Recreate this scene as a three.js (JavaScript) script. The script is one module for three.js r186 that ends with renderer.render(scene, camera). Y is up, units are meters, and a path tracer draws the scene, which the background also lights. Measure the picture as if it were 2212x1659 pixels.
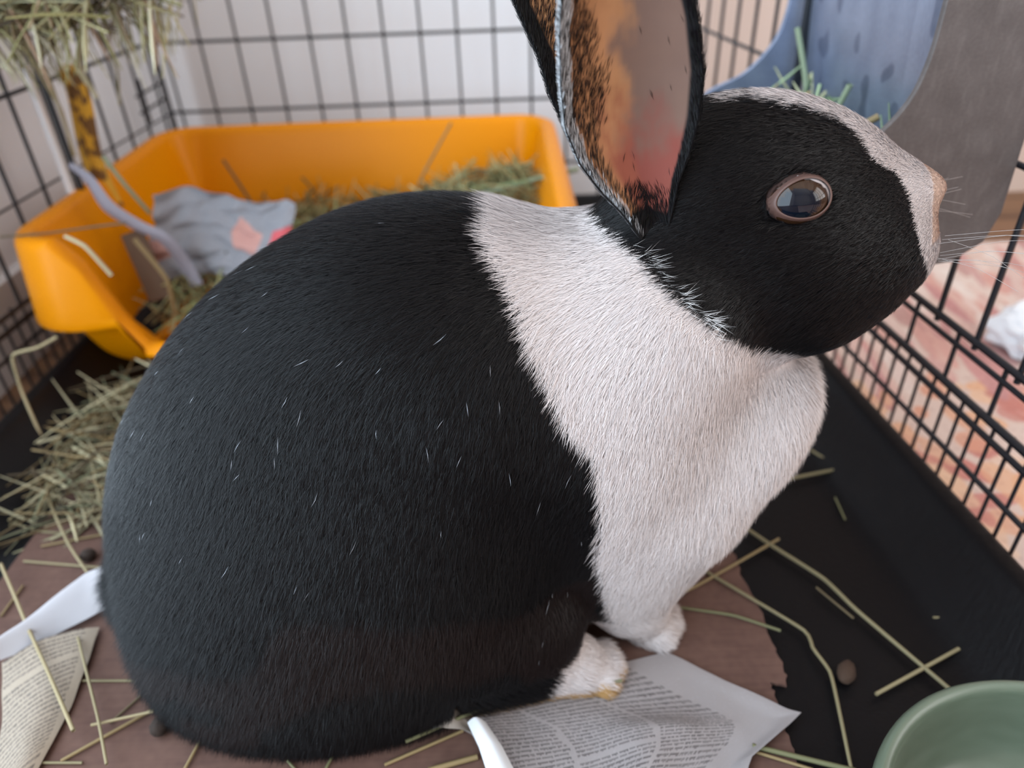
import * as THREE from 'three';
import { RectAreaLightUniformsLib } from 'three/addons/lights/RectAreaLightUniformsLib.js';
import { ImprovedNoise } from 'three/addons/math/ImprovedNoise.js';
import { mergeGeometries } from 'three/addons/utils/BufferGeometryUtils.js';
import { RoundedBoxGeometry } from 'three/addons/geometries/RoundedBoxGeometry.js';

// ───────── camera, sky, lights, exposure ─────────
const scene = new THREE.Scene();
const camera = new THREE.PerspectiveCamera(2 * Math.atan(829.5 / 1580) * 180 / Math.PI, 2212 / 1659, 0.02, 30);
camera.position.set(0, 0.30, 0);
camera.rotation.order = 'YXZ';
camera.rotation.set(-33.5 * Math.PI / 180, 0, -2.2 * Math.PI / 180);
camera.focus = 0.245;
camera.userData.fStop = 6.8;
scene.add(camera);

const renderer = new THREE.WebGLRenderer();
renderer.toneMapping = THREE.LinearToneMapping;
renderer.toneMappingExposure = 1.0;
renderer.shadowMap.enabled = true;
RectAreaLightUniformsLib.init();

scene.background = new THREE.Color().setRGB(0.62, 0.80, 1.0);
const windowLight = new THREE.RectAreaLight(new THREE.Color().setRGB(0.72, 0.87, 1.0), 5.4, 1.50, 1.66);   // daylight entering through window_1
windowLight.position.set(-0.415, 0.87, 0.36);
windowLight.lookAt(1, 0.87, 0.36);
scene.add(windowLight);
const windowLight2 = new THREE.RectAreaLight(new THREE.Color().setRGB(1.0, 0.93, 0.87), 4.8, 1.80, 1.70);   // hazy daylight through window_2 in the right wall
windowLight2.position.set(2.21, 1.25, 0.60);
windowLight2.lookAt(0, 1.25, 0.60);
scene.add(windowLight2);

// ───────── helpers ─────────
const PI = Math.PI;
function rng(seed) { let a = seed >>> 0; return () => { a = (a + 0x6D2B79F5) | 0; let t = Math.imul(a ^ (a >>> 15), 1 | a); t = (t + Math.imul(t ^ (t >>> 7), 61 | t)) ^ t; return ((t ^ (t >>> 14)) >>> 0) / 4294967296; }; }
const noise = new ImprovedNoise();
const nz = (x, y, z) => noise.noise(x + 31.7, y + 17.3, z + 7.9);
const V = (x, y, z) => new THREE.Vector3(x, y, z);
const lerp = (a, b, t) => a + (b - a) * t;
const clamp = (x, a, b) => Math.min(b, Math.max(a, x));
const smooth = (a, b, x) => { const t = clamp((x - a) / (b - a), 0, 1); return t * t * (3 - 2 * t); };
function table(rows, x) {                       // piecewise linear rows [x, y...], ascending in x
  if (x <= rows[0][0]) return rows[0].slice(1);
  for (let i = 1; i < rows.length; i++) if (x <= rows[i][0]) { const t = (x - rows[i - 1][0]) / (rows[i][0] - rows[i - 1][0]); return rows[i].slice(1).map((v, k) => lerp(rows[i - 1][k + 1], v, t)); }
  return rows[rows.length - 1].slice(1);
}
const names = {};
function numbered(n) { const k = names[n] = (names[n] ?? -1) + 1; return k ? `${n}_${String(k).padStart(3, '0')}` : n; }
const std = (color, o = {}) => new THREE.MeshPhysicalMaterial({ color: new THREE.Color(color), roughness: 0.6, ...o });
function shade(o) { o.castShadow = o.receiveShadow = true; return o; }
function part(name, geo, mat, parent) { const m = shade(new THREE.Mesh(geo, mat)); m.name = name; parent.add(m); return m; }
function tag(o, label, category, group) { o.userData.label = label; o.userData.category = category; if (group) o.userData.group = group; return o; }
function one(name, geo, mat, label, category, group) { return tag(part(numbered(name), geo, mat, scene), label, category, group); }
function thing(name, label, category, pos = [0, 0, 0]) { const g = new THREE.Group(); g.name = numbered(name); g.position.set(...pos); scene.add(g); return tag(g, label, category); }
function struct(name, geo, mat) { const m = part(name, geo, mat, scene); m.userData.kind = 'structure'; return m; }
function boxAt(x0, x1, y0, y1, z0, z1) { const g = new THREE.BoxGeometry(x1 - x0, y1 - y0, z1 - z0); g.translate((x0 + x1) / 2, (y0 + y1) / 2, (z0 + z1) / 2); return g; }
function gridGeo(nu, nv, f, closeU = false) {   // f(u, v) -> Vector3, uv = (u, v)
  const P = [], U = [], I = [];
  for (let j = 0; j <= nv; j++) for (let i = 0; i <= nu; i++) { const p = f(i / nu, j / nv); P.push(p.x, p.y, p.z); U.push(i / nu, j / nv); }
  for (let j = 0; j < nv; j++) for (let i = 0; i < nu; i++) { const a = j * (nu + 1) + i, b = a + 1, c = a + nu + 1, d = c + 1; I.push(a, b, d, a, d, c); }
  const g = new THREE.BufferGeometry();
  g.setAttribute('position', new THREE.Float32BufferAttribute(P, 3)); g.setAttribute('uv', new THREE.Float32BufferAttribute(U, 2)); g.setIndex(I); g.computeVertexNormals();
  return g;
}
function canvasTex(w, h, draw, repeat) {
  const c = document.createElement('canvas'); c.width = w; c.height = h; draw(c.getContext('2d'), w, h);
  const t = new THREE.CanvasTexture(c); t.colorSpace = THREE.SRGBColorSpace; t.wrapS = t.wrapT = THREE.RepeatWrapping; if (repeat) t.repeat.set(...repeat);
  return t;
}
function dataTex(n, f, srgb = true) {           // f(u, v) -> [r, g, b] 0..255
  const d = new Uint8Array(n * n * 4);
  for (let j = 0; j < n; j++) for (let i = 0; i < n; i++) { const c = f(i / n, j / n), k = (j * n + i) * 4; d[k] = clamp(c[0], 0, 255); d[k + 1] = clamp(c[1], 0, 255); d[k + 2] = clamp(c[2], 0, 255); d[k + 3] = 255; }
  const t = new THREE.DataTexture(d, n, n); t.magFilter = t.minFilter = THREE.LinearFilter; t.wrapS = t.wrapT = THREE.RepeatWrapping; if (srgb) t.colorSpace = THREE.SRGBColorSpace; t.needsUpdate = true;
  return t;
}
const tube = (pts, r, seg = 12, rad = 6) => new THREE.TubeGeometry(new THREE.CatmullRomCurve3(pts, false, 'catmullrom', 0.25), seg, r, rad);

// ───────── the room ─────────
const wallMat = std('#ededf0', { roughness: 0.9 });
const beigeMat = std('#cdb8ac', { roughness: 0.9 });
const FLOOR = -0.014;
const woodTex = canvasTex(512, 512, (c, w, h) => {
  const r = rng(5); c.fillStyle = '#7a5a42'; c.fillRect(0, 0, w, h);
  for (let i = 0; i < 900; i++) { c.fillStyle = `rgba(${r() < .5 ? '60,38,24' : '150,112,80'},${0.08 + r() * 0.14})`; c.fillRect(0, r() * h, w, 1 + r() * 3); }
}, [1, 3]);
struct('floor', boxAt(-0.50, 2.3, FLOOR - 0.08, FLOOR - 0.004, -0.96, 2.7), std('#ffffff', { map: woodTex, roughness: 0.55 }));
struct('ceiling', boxAt(-0.50, 2.3, 2.4, 2.48, -0.96, 2.7), std('#e6e2dc', { roughness: 0.95 }));
struct('wall_back', boxAt(-0.50, 0.212, FLOOR - 0.004, 2.4, -0.96, -0.865), wallMat);
struct('wall_right', mergeGeometries([boxAt(0.212, 2.3, FLOOR - 0.004, 2.4, -0.96, -0.865), boxAt(2.22, 2.3, FLOOR - 0.004, 2.4, -0.865, -0.32), boxAt(2.22, 2.3, FLOOR - 0.004, 0.38, -0.32, 1.52), boxAt(2.22, 2.3, 2.12, 2.4, -0.32, 1.52), boxAt(2.22, 2.3, FLOOR - 0.004, 2.4, 1.52, 2.7)]), beigeMat);
struct('wall_front', boxAt(-0.50, 2.22, FLOOR - 0.004, 2.4, 2.62, 2.7), std('#d8cfc6', { roughness: 0.9 }));
struct('wall_left', mergeGeometries([boxAt(-0.50, -0.42, FLOOR - 0.004, 2.4, -0.865, -0.41), boxAt(-0.50, -0.42, FLOOR - 0.004, 0.02, -0.41, 1.13), boxAt(-0.50, -0.42, 1.72, 2.4, -0.41, 1.13), boxAt(-0.50, -0.42, FLOOR - 0.004, 2.4, 1.13, 2.62)]), wallMat);
struct('baseboard_left', boxAt(-0.42, -0.408, FLOOR - 0.004, 0.055, -0.865, -0.42), wallMat);
{
  const w = struct('window_1', boxAt(-0.475, -0.469, 0.04, 1.70, -0.39, 1.11), std('#ffffff', { transmission: 1, thickness: 0, roughness: 0 }));
  const fm = std('#e9e9e6', { roughness: 0.5 });
  for (const b of [[0.02, 1.72, -0.41, -0.38], [0.02, 1.72, 1.10, 1.13], [0.02, 0.05, -0.38, 1.10], [1.69, 1.72, -0.38, 1.10]]) part('window_frame', boxAt(-0.485, -0.435, ...b), fm, w);
}

{
  const w = struct('window_2', boxAt(2.262, 2.268, 0.40, 2.10, -0.30, 1.50), std('#ffffff', { transmission: 1, thickness: 0, roughness: 0 }));
  const fm = std('#e9e9e6', { roughness: 0.5 });
  for (const b of [[0.38, 2.12, -0.32, -0.29], [0.38, 2.12, 1.49, 1.52], [0.38, 0.41, -0.29, 1.49], [2.09, 2.12, -0.29, 1.49]]) part('window_frame', boxAt(2.235, 2.285, ...b), fm, w);
}
// ───────── rug outside the crate ─────────
const rugTex = canvasTex(1024, 1024, (c, w, h) => {
  const r = rng(11); c.fillStyle = '#e6d2c9'; c.fillRect(0, 0, w, h);
  const pal = ['#f0e2dc', '#e3b3aa', '#cf9a9a', '#efd8cf', '#e6c4bb', '#c79d99', '#f6efea', '#dba5a1', '#e9d5ce', '#f3e4dd'];
  for (let i = 0; i < 5200; i++) {
    const x = r() * w, y = r() * h, field = y > 0.30 * h && y < 0.755 * h, a = (field ? 5 : 14) + r() * (field ? 16 : 34), b = 3 + r() * (field ? 7 : 5);
    const set = field ? ['#f3cdb0', '#f0bd98', '#e8ab90', '#d58f86', '#f6dac4', '#cf8a80', '#f2c6a6', '#eab79b'] : pal;
    c.save(); c.translate(x, y); c.rotate((field ? r() * 3 : 1.45) + (r() - .5) * 0.35); c.fillStyle = set[(r() * set.length) | 0]; c.globalAlpha = 0.6 + 0.4 * r();
    c.beginPath(); c.ellipse(0, 0, a, b, 0, 0, 6.3); c.fill(); c.restore();
  }
  for (let i = 0; i < 60000; i++) { c.globalAlpha = 0.12; c.fillStyle = r() < .5 ? '#7d4f49' : '#fff4ea'; c.fillRect(r() * w, r() * h, 2, 2); }
});
{
  const g = new RoundedBoxGeometry(1.5, 0.012, 2.3, 2, 0.005); const p = g.attributes.position, u = g.attributes.uv;
  for (let i = 0; i < p.count; i++) u.setXY(i, p.getX(i) / 1.2, p.getZ(i) / 1.2);
  g.translate(0.90, FLOOR + 0.002, 0.455);
  one('patterned_rug', g, std('#ffffff', { map: rugTex, roughness: 0.95, color: new THREE.Color('#e2dcd8') }), 'pink and peach patterned rug lying outside the crate', 'rug');
}
{
  const g = new THREE.IcosahedronGeometry(0.035, 12), p = g.attributes.position;
  for (let i = 0; i < p.count; i++) { const v = V(p.getX(i), p.getY(i), p.getZ(i)), k = 1 + 0.5 * nz(v.x * 38, v.y * 38, v.z * 38) + 0.25 * Math.abs(nz(v.x * 90, v.y * 90, v.z * 90)); v.multiplyScalar(k); p.setXYZ(i, v.x * 1.25, Math.max(v.y * 0.7, -0.012), v.z); }
  g.computeVertexNormals(); g.translate(0.428, FLOOR + 0.021, -0.478);
  one('crumpled_tissue', g, std('#eef1f5', { roughness: 0.9 }), 'crumpled white tissue lying on the rug beyond the crate wires', 'tissue');
}

// ───────── wire crate ─────────
const wireMat = std('#14151a', { roughness: 0.38 });
const wireGeo = new THREE.CylinderGeometry(1, 1, 1, 8);
function wire(a, b, r, parent, mat = wireMat, name = 'wire') {
  const m = part(name, wireGeo, mat, parent), d = b.clone().sub(a);
  m.position.copy(a).addScaledVector(d, 0.5); m.quaternion.setFromUnitVectors(V(0, 1, 0), d.clone().normalize()); m.scale.set(r, d.length(), r);
  return m;
}
{
  const crate = thing('wire_crate', 'black wire pet crate with dense mesh along its bottom edge', 'crate', [0, FLOOR, 0]);
  const Y = y => y - FLOOR, TOP = 0.62;
  const panel = name => { const g = new THREE.Group(); g.name = name; crate.add(g); return g; };
  // back panel
  const bp = panel('back_panel');
  for (let x = -0.3333; x < 0.19; x += 0.0365) wire(V(x, Y(FLOOR), -0.8), V(x, Y(TOP), -0.8), 0.0014, bp);
  for (const y of [0.005, 0.058, 0.1255, 0.192, 0.26, 0.35, 0.44, 0.53, TOP]) wire(V(-0.345, Y(y), -0.8025), V(0.192, Y(y), -0.8025), 0.0016, bp);
  for (const x of [-0.345, 0.192]) wire(V(x, Y(FLOOR), -0.8), V(x, Y(TOP), -0.8), 0.0028, bp, wireMat, 'corner_post');
  // side panels: a straight line a -> b on the ground
  const side = (name, a, b, zs, rows, dense, sgn) => {
    const g = panel(name), at = (z, y, o = 0) => V(lerp(a[0], b[0], (z - a[1]) / (b[1] - a[1])) + o * sgn, Y(y), z);
    for (const z of zs.up) wire(at(z, zs.from), at(z, TOP), 0.0016, g);
    for (const z of zs.mid) wire(at(z, dense.top), at(z, zs.from + 0.004), 0.0013, g);
    for (const [y, r] of rows) wire(at(a[1], y, 0.0022), at(b[1], y, 0.0022), r, g);
    for (let z = a[1]; z < b[1]; z += dense.step) wire(at(z, 0.0), at(z, dense.top), 0.0010, g);
    for (const [y, r] of dense.rows) wire(at(a[1], y, 0.0022), at(b[1], y, 0.0022), r, g);
    wire(at(b[1], FLOOR), at(b[1], TOP), 0.0028, g, wireMat, 'corner_post');
  };
  const seq = (from, to, s) => { const l = []; for (let z = from; z < to; z += s) l.push(z); return l; };
  side('side_panel', [0.192, -0.8], [0.262, -0.06], { up: seq(-0.792, -0.40, 0.0365).concat(seq(-0.3815, -0.07, 0.0318)), mid: seq(-0.80, -0.07, 0.0365).map(z => z - 0.005), from: 0.100 },
    [[0.1055, 0.0020], [0.0975, 0.0015], [0.192, 0.0016], [0.26, 0.0016], [0.35, 0.0016], [0.44, 0.0016], [0.53, 0.0016], [TOP, 0.002]], { top: 0.0755, step: 0.0122, rows: [[0.075, 0.0022], [0.066, 0.0018], [0.0414, 0.0015]] }, -1);
  side('side_panel', [-0.345, -0.8], [-0.386, -0.06], { up: seq(-0.785, -0.07, 0.0365), mid: seq(-0.80, -0.07, 0.0365).map(z => z - 0.01), from: 0.06 },
    [[0.194, 0.0017], [0.126, 0.0010], [0.26, 0.0016], [0.35, 0.0016], [0.44, 0.0016], [0.53, 0.0016], [TOP, 0.002]], { top: 0.058, step: 0.0118, rows: [[0.062, 0.0018], [0.052, 0.0020], [0.036, 0.0014]] }, 1);
  // slide latch on the left panel near the back corner
  const latch = panel('latch'), lx = z => -0.347 - 0.02 * (-0.8 - z) + 0.004;
  for (const y of [0.157, 0.142]) wire(V(lx(-0.79), Y(y), -0.792), V(lx(-0.73), Y(y), -0.728), 0.0014, latch);
  wire(V(lx(-0.73), Y(0.13), -0.742), V(lx(-0.73), Y(0.17), -0.742), 0.0014, latch);
}

// ───────── black plastic tray ─────────
function rim(corners, r, n) {                   // rounded polygon, counter-clockwise list of [x, z]; returns [{p, n}]
  const out = [], N = corners.length;
  for (let i = 0; i < N; i++) {
    const a = corners[(i + N - 1) % N], b = corners[i], c = corners[(i + 1) % N];
    const d1 = new THREE.Vector2(b[0] - a[0], b[1] - a[1]).normalize(), d2 = new THREE.Vector2(c[0] - b[0], c[1] - b[1]).normalize();
    const n1 = new THREE.Vector2(d1.y, -d1.x), n2 = new THREE.Vector2(d2.y, -d2.x);
    const half = Math.acos(clamp(d1.dot(d2), -1, 1)) / 2, t = r * Math.tan(half), cen = new THREE.Vector2(b[0] - d1.x * t - n1.x * r, b[1] - d1.y * t - n1.y * r);
    const a1 = Math.atan2(n1.y, n1.x); let da = Math.atan2(n2.y, n2.x) - a1; while (da > PI) da -= 2 * PI; while (da < -PI) da += 2 * PI;
    for (let k = 0; k <= n; k++) { const an = a1 + da * k / n; out.push({ c: cen, n: new THREE.Vector2(Math.cos(an), Math.sin(an)), r }); }
    // straight run to the next corner
    const e = corners[(i + 2) % N], d3 = new THREE.Vector2(e[0] - c[0], e[1] - c[1]).normalize(), t2 = r * Math.tan(Math.acos(clamp(d2.dot(d3), -1, 1)) / 2);
    const s0 = new THREE.Vector2(b[0] + d2.x * t, b[1] + d2.y * t), s1 = new THREE.Vector2(c[0] - d2.x * t2, c[1] - d2.y * t2);
    for (let k = 1; k < 24; k++) { const q = s0.clone().lerp(s1, k / 24); out.push({ c: q.addScaledVector(n2, -r), n: n2, r }); }
  }
  return out;
}
function loft(ring, profile) {                  // profile(point on the ring) -> [[offset, y], ...] from inside to outside
  const P = [], I = [], n = ring.length; let m;
  for (const q of ring) { const x0 = q.c.x + q.n.x * q.r, z0 = q.c.y + q.n.y * q.r, pr = profile(q, x0, z0); m = pr.length; for (const [o, y] of pr) P.push(x0 + q.n.x * o, y, z0 + q.n.y * o); }
  for (let i = 0; i < n; i++) { const j = (i + 1) % n; for (let k = 0; k < m - 1; k++) { const a = i * m + k, b = j * m + k; I.push(a, a + 1, b + 1, a, b + 1, b); } }
  for (const k of [0, m - 1]) {                // caps over the first and the last ring, with vertices of their own
    let cx = 0, cy = 0, cz = 0; const f = P.length / 3;
    for (let i = 0; i < n; i++) { const q = (i * m + k) * 3; cx += P[q]; cy += P[q + 1]; cz += P[q + 2]; P.push(P[q], P[q + 1], P[q + 2]); }
    P.push(cx / n, cy / n, cz / n); const c = f + n;
    for (let i = 0; i < n; i++) { const a = f + i, b = f + (i + 1) % n; k ? I.push(c, b, a) : I.push(c, a, b); }
  }
  const g = new THREE.BufferGeometry(); g.setAttribute('position', new THREE.Float32BufferAttribute(P, 3)); g.setIndex(I); g.computeVertexNormals();
  return g;
}
{
  const base = [[-0.322, -0.785], [-0.345, 0.03], [0.262, 0.03], [0.186, -0.785]].reverse();
  const inset = o => base.map((b, i) => { const a = base[(i + 3) % 4], c = base[(i + 1) % 4], d1 = new THREE.Vector2(b[0] - a[0], b[1] - a[1]).normalize(), d2 = new THREE.Vector2(c[0] - b[0], c[1] - b[1]).normalize(), m = new THREE.Vector2(d1.y + d2.y, -d1.x - d2.x).normalize(), k = o / Math.max(0.2, m.dot(new THREE.Vector2(d1.y, -d1.x))); return [b[0] + m.x * k, b[1] + m.y * k]; });
  const steps = [[-0.050, 0], [-0.046, 0.0002], [-0.041, 0.0010], [-0.036, 0.0028], [-0.030, 0.0065], [-0.022, 0.0130], [-0.012, 0.0215], [-0.008, 0.0255], [-0.004, 0.0265], [0.001, 0.0268], [0.0035, 0.0262], [0.0045, 0.024], [0.004, 0.0215], [-0.004, 0.018], [-0.030, 0.000], [-0.046, -0.0048], [-0.050, FLOOR + 0.0085]];
  const rings = steps.map(([o]) => rim(inset(o), Math.max(0.008, 0.024 + o * 0.4), 8));
  const g = loft(rings[0], () => steps.map(([, y]) => [0, y]));
  { const p = g.attributes.position, m = steps.length, n = rings[0].length; for (let i = 0; i < n; i++) for (let q = 0; q < m; q++) { const e = rings[q][i], x = e.c.x + e.n.x * e.r, z = e.c.y + e.n.y * e.r; p.setXYZ(i * m + q, x, steps[q][1], z); if (q === 0) p.setXYZ(n * m + i, x, steps[q][1], z); if (q === m - 1) p.setXYZ(n * m + n + 1 + i, x, steps[q][1], z); } g.computeVertexNormals(); }
  const bump = dataTex(256, (u, v) => { const k = 128 + 60 * nz(u * 40, v * 40, 0) + 50 * nz(u * 90, v * 90, 3); return [k, k, k]; }, false);
  const p = g.attributes.position, uv = []; for (let i = 0; i < p.count; i++) uv.push(p.getX(i) * 8, p.getZ(i) * 8 + p.getY(i) * 8);
  g.setAttribute('uv', new THREE.Float32BufferAttribute(uv, 2));
  one('crate_tray', g, std('#080709', { roughness: 0.45, specularIntensity: 0.35, bumpMap: bump, bumpScale: 0.0004 }), 'shallow black plastic tray lining the bottom of the crate', 'tray');
}

// ───────── cardboard sheet with a torn edge ─────────
{
  const edge = [[0.104, -0.33], [0.1076, -0.2872], [0.1169, -0.2747], [0.1158, -0.2618], [0.119, -0.2406], [0.1188, -0.2214], [0.1201, -0.2086], [0.1186, -0.1967], [0.1114, -0.1982], [0.1113, -0.1913], [0.1104, -0.1793], [0.1109, -0.169], [0.1097, -0.1574], [0.106, -0.12], [0.1, -0.06]];
  const r = rng(21), fine = [];
  for (let i = 0; i < edge.length - 1; i++) for (let k = 0; k < 5; k++) fine.push([lerp(edge[i][0], edge[i + 1][0], k / 5) + (r() - .5) * 0.0016, lerp(edge[i][1], edge[i + 1][1], k / 5) + (r() - .5) * 0.001]);
  const s = new THREE.Shape(); s.moveTo(-0.270, 0.72); s.lineTo(0.0, 0.70);
  s.lineTo(0.08, 0.42); for (const [x, z] of fine) s.lineTo(x, -z); s.lineTo(0.08, 0.03); s.lineTo(-0.287, 0.03);
  const g = new THREE.ExtrudeGeometry(s, { depth: 0.0016, bevelEnabled: false }); g.rotateX(-PI / 2); g.translate(0, 0.0004, 0);
  const t = dataTex(512, (u, v) => { const k = 6 * nz(u * 14, v * 14, 1) + 5 * nz(u * 70, v * 70, 2) + 4 * nz(u * 8, v * 160, 4); return [90 + k * 1.3, 63 + k * 1.2, 53 + k]; });
  const p = g.attributes.position, uv = []; for (let i = 0; i < p.count; i++) uv.push(p.getX(i) * 4, p.getZ(i) * 4); g.setAttribute('uv', new THREE.Float32BufferAttribute(uv, 2));
  one('cardboard_sheet', g, std('#ffffff', { map: t, roughness: 0.85 }), 'brown cardboard sheet with a torn edge covering the tray floor', 'cardboard');
}

// ───────── yellow litter pan ─────────
const PAN = { x: -0.148, z: -0.622, a: 0.192, b: 0.147 };
{
  const { x, z, a, b } = PAN;
  const ring = rim([[x - a, z - b], [x - a, z + b], [x + a, z + b], [x + a, z - b]].reverse(), 0.032, 14);
  const g = loft(ring, (q, px, pz) => {
    const dx = Math.abs(px - x), front = smooth(z + b - 0.055, z + b - 0.01, pz);
    const dip = front * (1 - smooth(0.118, 0.158, dx));
    const R = lerp(0.118, 0.034, dip), sk = lerp(0.054, R - 0.008, smooth(0.2, 1, dip) * 1) , out = lerp(0.014, 0.006, dip);
    return [[-0.05, 0.005], [-0.036, 0.0055], [-0.031, 0.0075], [-0.027, 0.012], [-0.020, lerp(0.012, R, 0.5)], [-0.0075, R - 0.006], [-0.0055, R - 0.0018], [-0.002, R], [0.002, R], [0.006, R - 0.0016], [0.0085, R - 0.006], [out, sk + 0.006], [out + 0.001, sk], [out - 0.001, sk - 0.0006], [out - 0.0025, sk + 0.001], [-0.006, sk + 0.004], [-0.010, sk * 0.7], [-0.022, 0.010], [-0.026, 0.004], [-0.032, 0.0022]];
  });
  one('litter_pan', g, std('#ee9400', { roughness: 0.36, specularIntensity: 0.4, transmission: 0.14, thickness: 0, ior: 1.45 }), 'yellow orange plastic litter pan with a low front entrance', 'litter pan');
}

// ───────── hay ─────────
const hayCol = ['#8d8060', '#7b7052', '#9a8b69', '#6a6848', '#85714d', '#b3a988', '#5c4e36', '#7f8b70'];
const hayMats = hayCol.map(c => std(c, { roughness: 0.7 }));
const stalkLabel = 'thin dry hay stalk on the cardboard beside the folded newspaper strip';
function stalk(flat, wpx, mat, y0 = 0.0042, label, rise) {
  const pts = flat.map(([x, z], i) => V(x, y0 + (rise ? rise[i] : 0), z));
  const rad = wpx * 0.000085;
  const g = tube(pts, rad, Math.max(6, pts.length * 6), 6);
  const bare = flat.every(([x]) => x > 0.118), [mx, mz] = flat[0], heap = mz < -0.285, belly = mx > -0.12, shared = bare ? 'short hay bit lying on the bare black tray' : heap ? 'thin hay stalk trailing out of the floor heap onto the cardboard' : belly ? 'short hay stalk on the cardboard in front of the rabbit\'s belly' : stalkLabel;
  return one('hay_stalk', g, hayMats[mat], label ?? shared, 'hay', label ? undefined : bare ? 'short hay bits on the bare tray' : heap ? 'stalks trailing out of the heap' : belly ? 'stalks in front of the belly' : 'stalks beside the folded newspaper');
}
const floorStalks = [
  [12, 1, [[0.125, -0.2965], [0.1377, -0.2792], [0.1564, -0.2555], [0.1643, -0.2365], [0.1736, -0.2182], [0.1891, -0.1883]]],
  [9, 4, [[0.1429, -0.2844], [0.0894, -0.2533], [0.0701, -0.2456]]],
  [10, 1, [[0.0868, -0.2744], [0.1014, -0.2595], [0.1351, -0.225], [0.1361, -0.2142], [0.1392, -0.2015], [0.1354, -0.1802], [0.1306, -0.1564]]],
  [8, 3, [[0.0796, -0.2408], [0.1043, -0.2349], [0.1244, -0.2249]]],
  [11, 0, [[0.1548, -0.1897], [0.2026, -0.211]]],
  [7, 6, [[0.1509, -0.2503], [0.1618, -0.2305]]],
  [10, 1, [[0.1874, -0.3595], [0.1993, -0.3393], [0.2115, -0.3126], [0.2158, -0.2905]]],
  [12, 1, [[0.1603, -0.3318], [0.2271, -0.3465]]],
  [8, 1, [[0.2042, -0.3906], [0.1986, -0.3456]]],
  [7, 6, [[0.1982, -0.2808], [0.2133, -0.2679]]],
  [6, 3, [[0.186, -0.3156], [0.1846, -0.2973]]],
  [6, 0, [[0.2, -0.2293], [0.2072, -0.2289]]],
  [13, 3, [[0.094, -0.1685], [0.1105, -0.1633], [0.1323, -0.1565]]],
  [8, 4, [[0.0946, -0.1661], [0.1155, -0.1579]]],
  [10, 3, [[-0.0497, -0.1718], [-0.0214, -0.1841], [-0.0036, -0.1901], [0.0155, -0.1945], [0.0435, -0.1961]], 0.011],
  [14, 4, [[-0.0404, -0.1634], [-0.0203, -0.1683]]],
  [9, 4, [[-0.0588, -0.1666], [-0.0267, -0.1803]]],
  [10, 0, [[-0.31, -0.41], [-0.2985, -0.378], [-0.285, -0.34], [-0.2509, -0.2966], [-0.2301, -0.2747]], 0.008],
  [11, 2, [[-0.2774, -0.2794], [-0.2585, -0.2579], [-0.2388, -0.2351], [-0.2179, -0.2117], [-0.1917, -0.1817]], 0.012],
  [8, 0, [[-0.2741, -0.2895], [-0.2214, -0.2815]]],
  [8, 4, [[-0.27, -0.3005], [-0.2359, -0.3088]]],
  [8, 0, [[-0.2148, -0.2322], [-0.1858, -0.1893], [-0.1726, -0.1681]], 0.009],
  [9, 4, [[-0.1963, -0.1736], [-0.1628, -0.1982], [-0.1571, -0.2002]]],
  [8, 2, [[-0.1884, -0.1871], [-0.1588, -0.1935]], 0.007],
  [7, 1, [[-0.2085, -0.2123], [-0.1717, -0.2107]]],
  [8, 1, [[-0.298, -0.3184], [-0.2867, -0.3426], [-0.2757, -0.3643]]],
  [8, 4, [[-0.1422, -0.1674], [-0.1388, -0.1851]]],
  [6, 4, [[-0.2419, -0.2443], [-0.2169, -0.2776]], 0.003],
  [7, 1, [[-0.2073, -0.1734], [-0.1868, -0.1726]]],
  [7, 6, [[-0.183, -0.1901], [-0.1718, -0.2071]]],
  [7, 4, [[-0.2656, -0.2517], [-0.265, -0.2717]]],
  [9, 1, [[-0.292, -0.367], [-0.286, -0.4241], [-0.278, -0.4416], [-0.255, -0.4728]], 0.014],
  [9, 2, [[-0.290, -0.4527], [-0.262, -0.4068]], 0.013],
  [12, 5, [[-0.2867, -0.3798], [-0.2544, -0.3594]], 0.012],
  [8, 0, [[-0.2980, -0.3196], [-0.2911, -0.3453], [-0.2866, -0.3624], [-0.2644, -0.3688]], 0.006],
  [8, 1, [[-0.2958, -0.3202], [-0.2783, -0.3129], [-0.2611, -0.3102]]],
  [7, 3, [[-0.0834, -0.1651], [-0.0789, -0.1774]]],
  [7, 3, [[-0.0999, -0.1702], [-0.0949, -0.1655]]],
];
const stalkNotes = {
  0: 'longest straight hay stalk running from the chest to the green bowl',
  1: 'hay stalk pointing from the front paw across the torn cardboard edge',
  2: 'hay stalk with a sharp bend ending beside the green bowl',
  3: 'greenish hay blade sticking out from the rabbit\'s front paw',
  4: 'short pale hay stalk crossing the long one beside the green bowl',
  6: 'hay stalk lying along the tray wall below the rabbit\'s chest',
  7: 'broad hay stalk crossing another against the tray wall',
  12: 'wide green hay blade at the tip of the newspaper',
  14: 'thin green hay stalk lying across the printed newspaper',
  18: 'long pale hay stalk lying across the folded newspaper strip',
  33: 'thick whitish green hay stem poking out of the floor heap',
};
floorStalks.forEach(([w, m, pts, y], k) => stalk(pts, w, m, y ?? (0.0025 + w * 0.000085), stalkNotes[k]));
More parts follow.
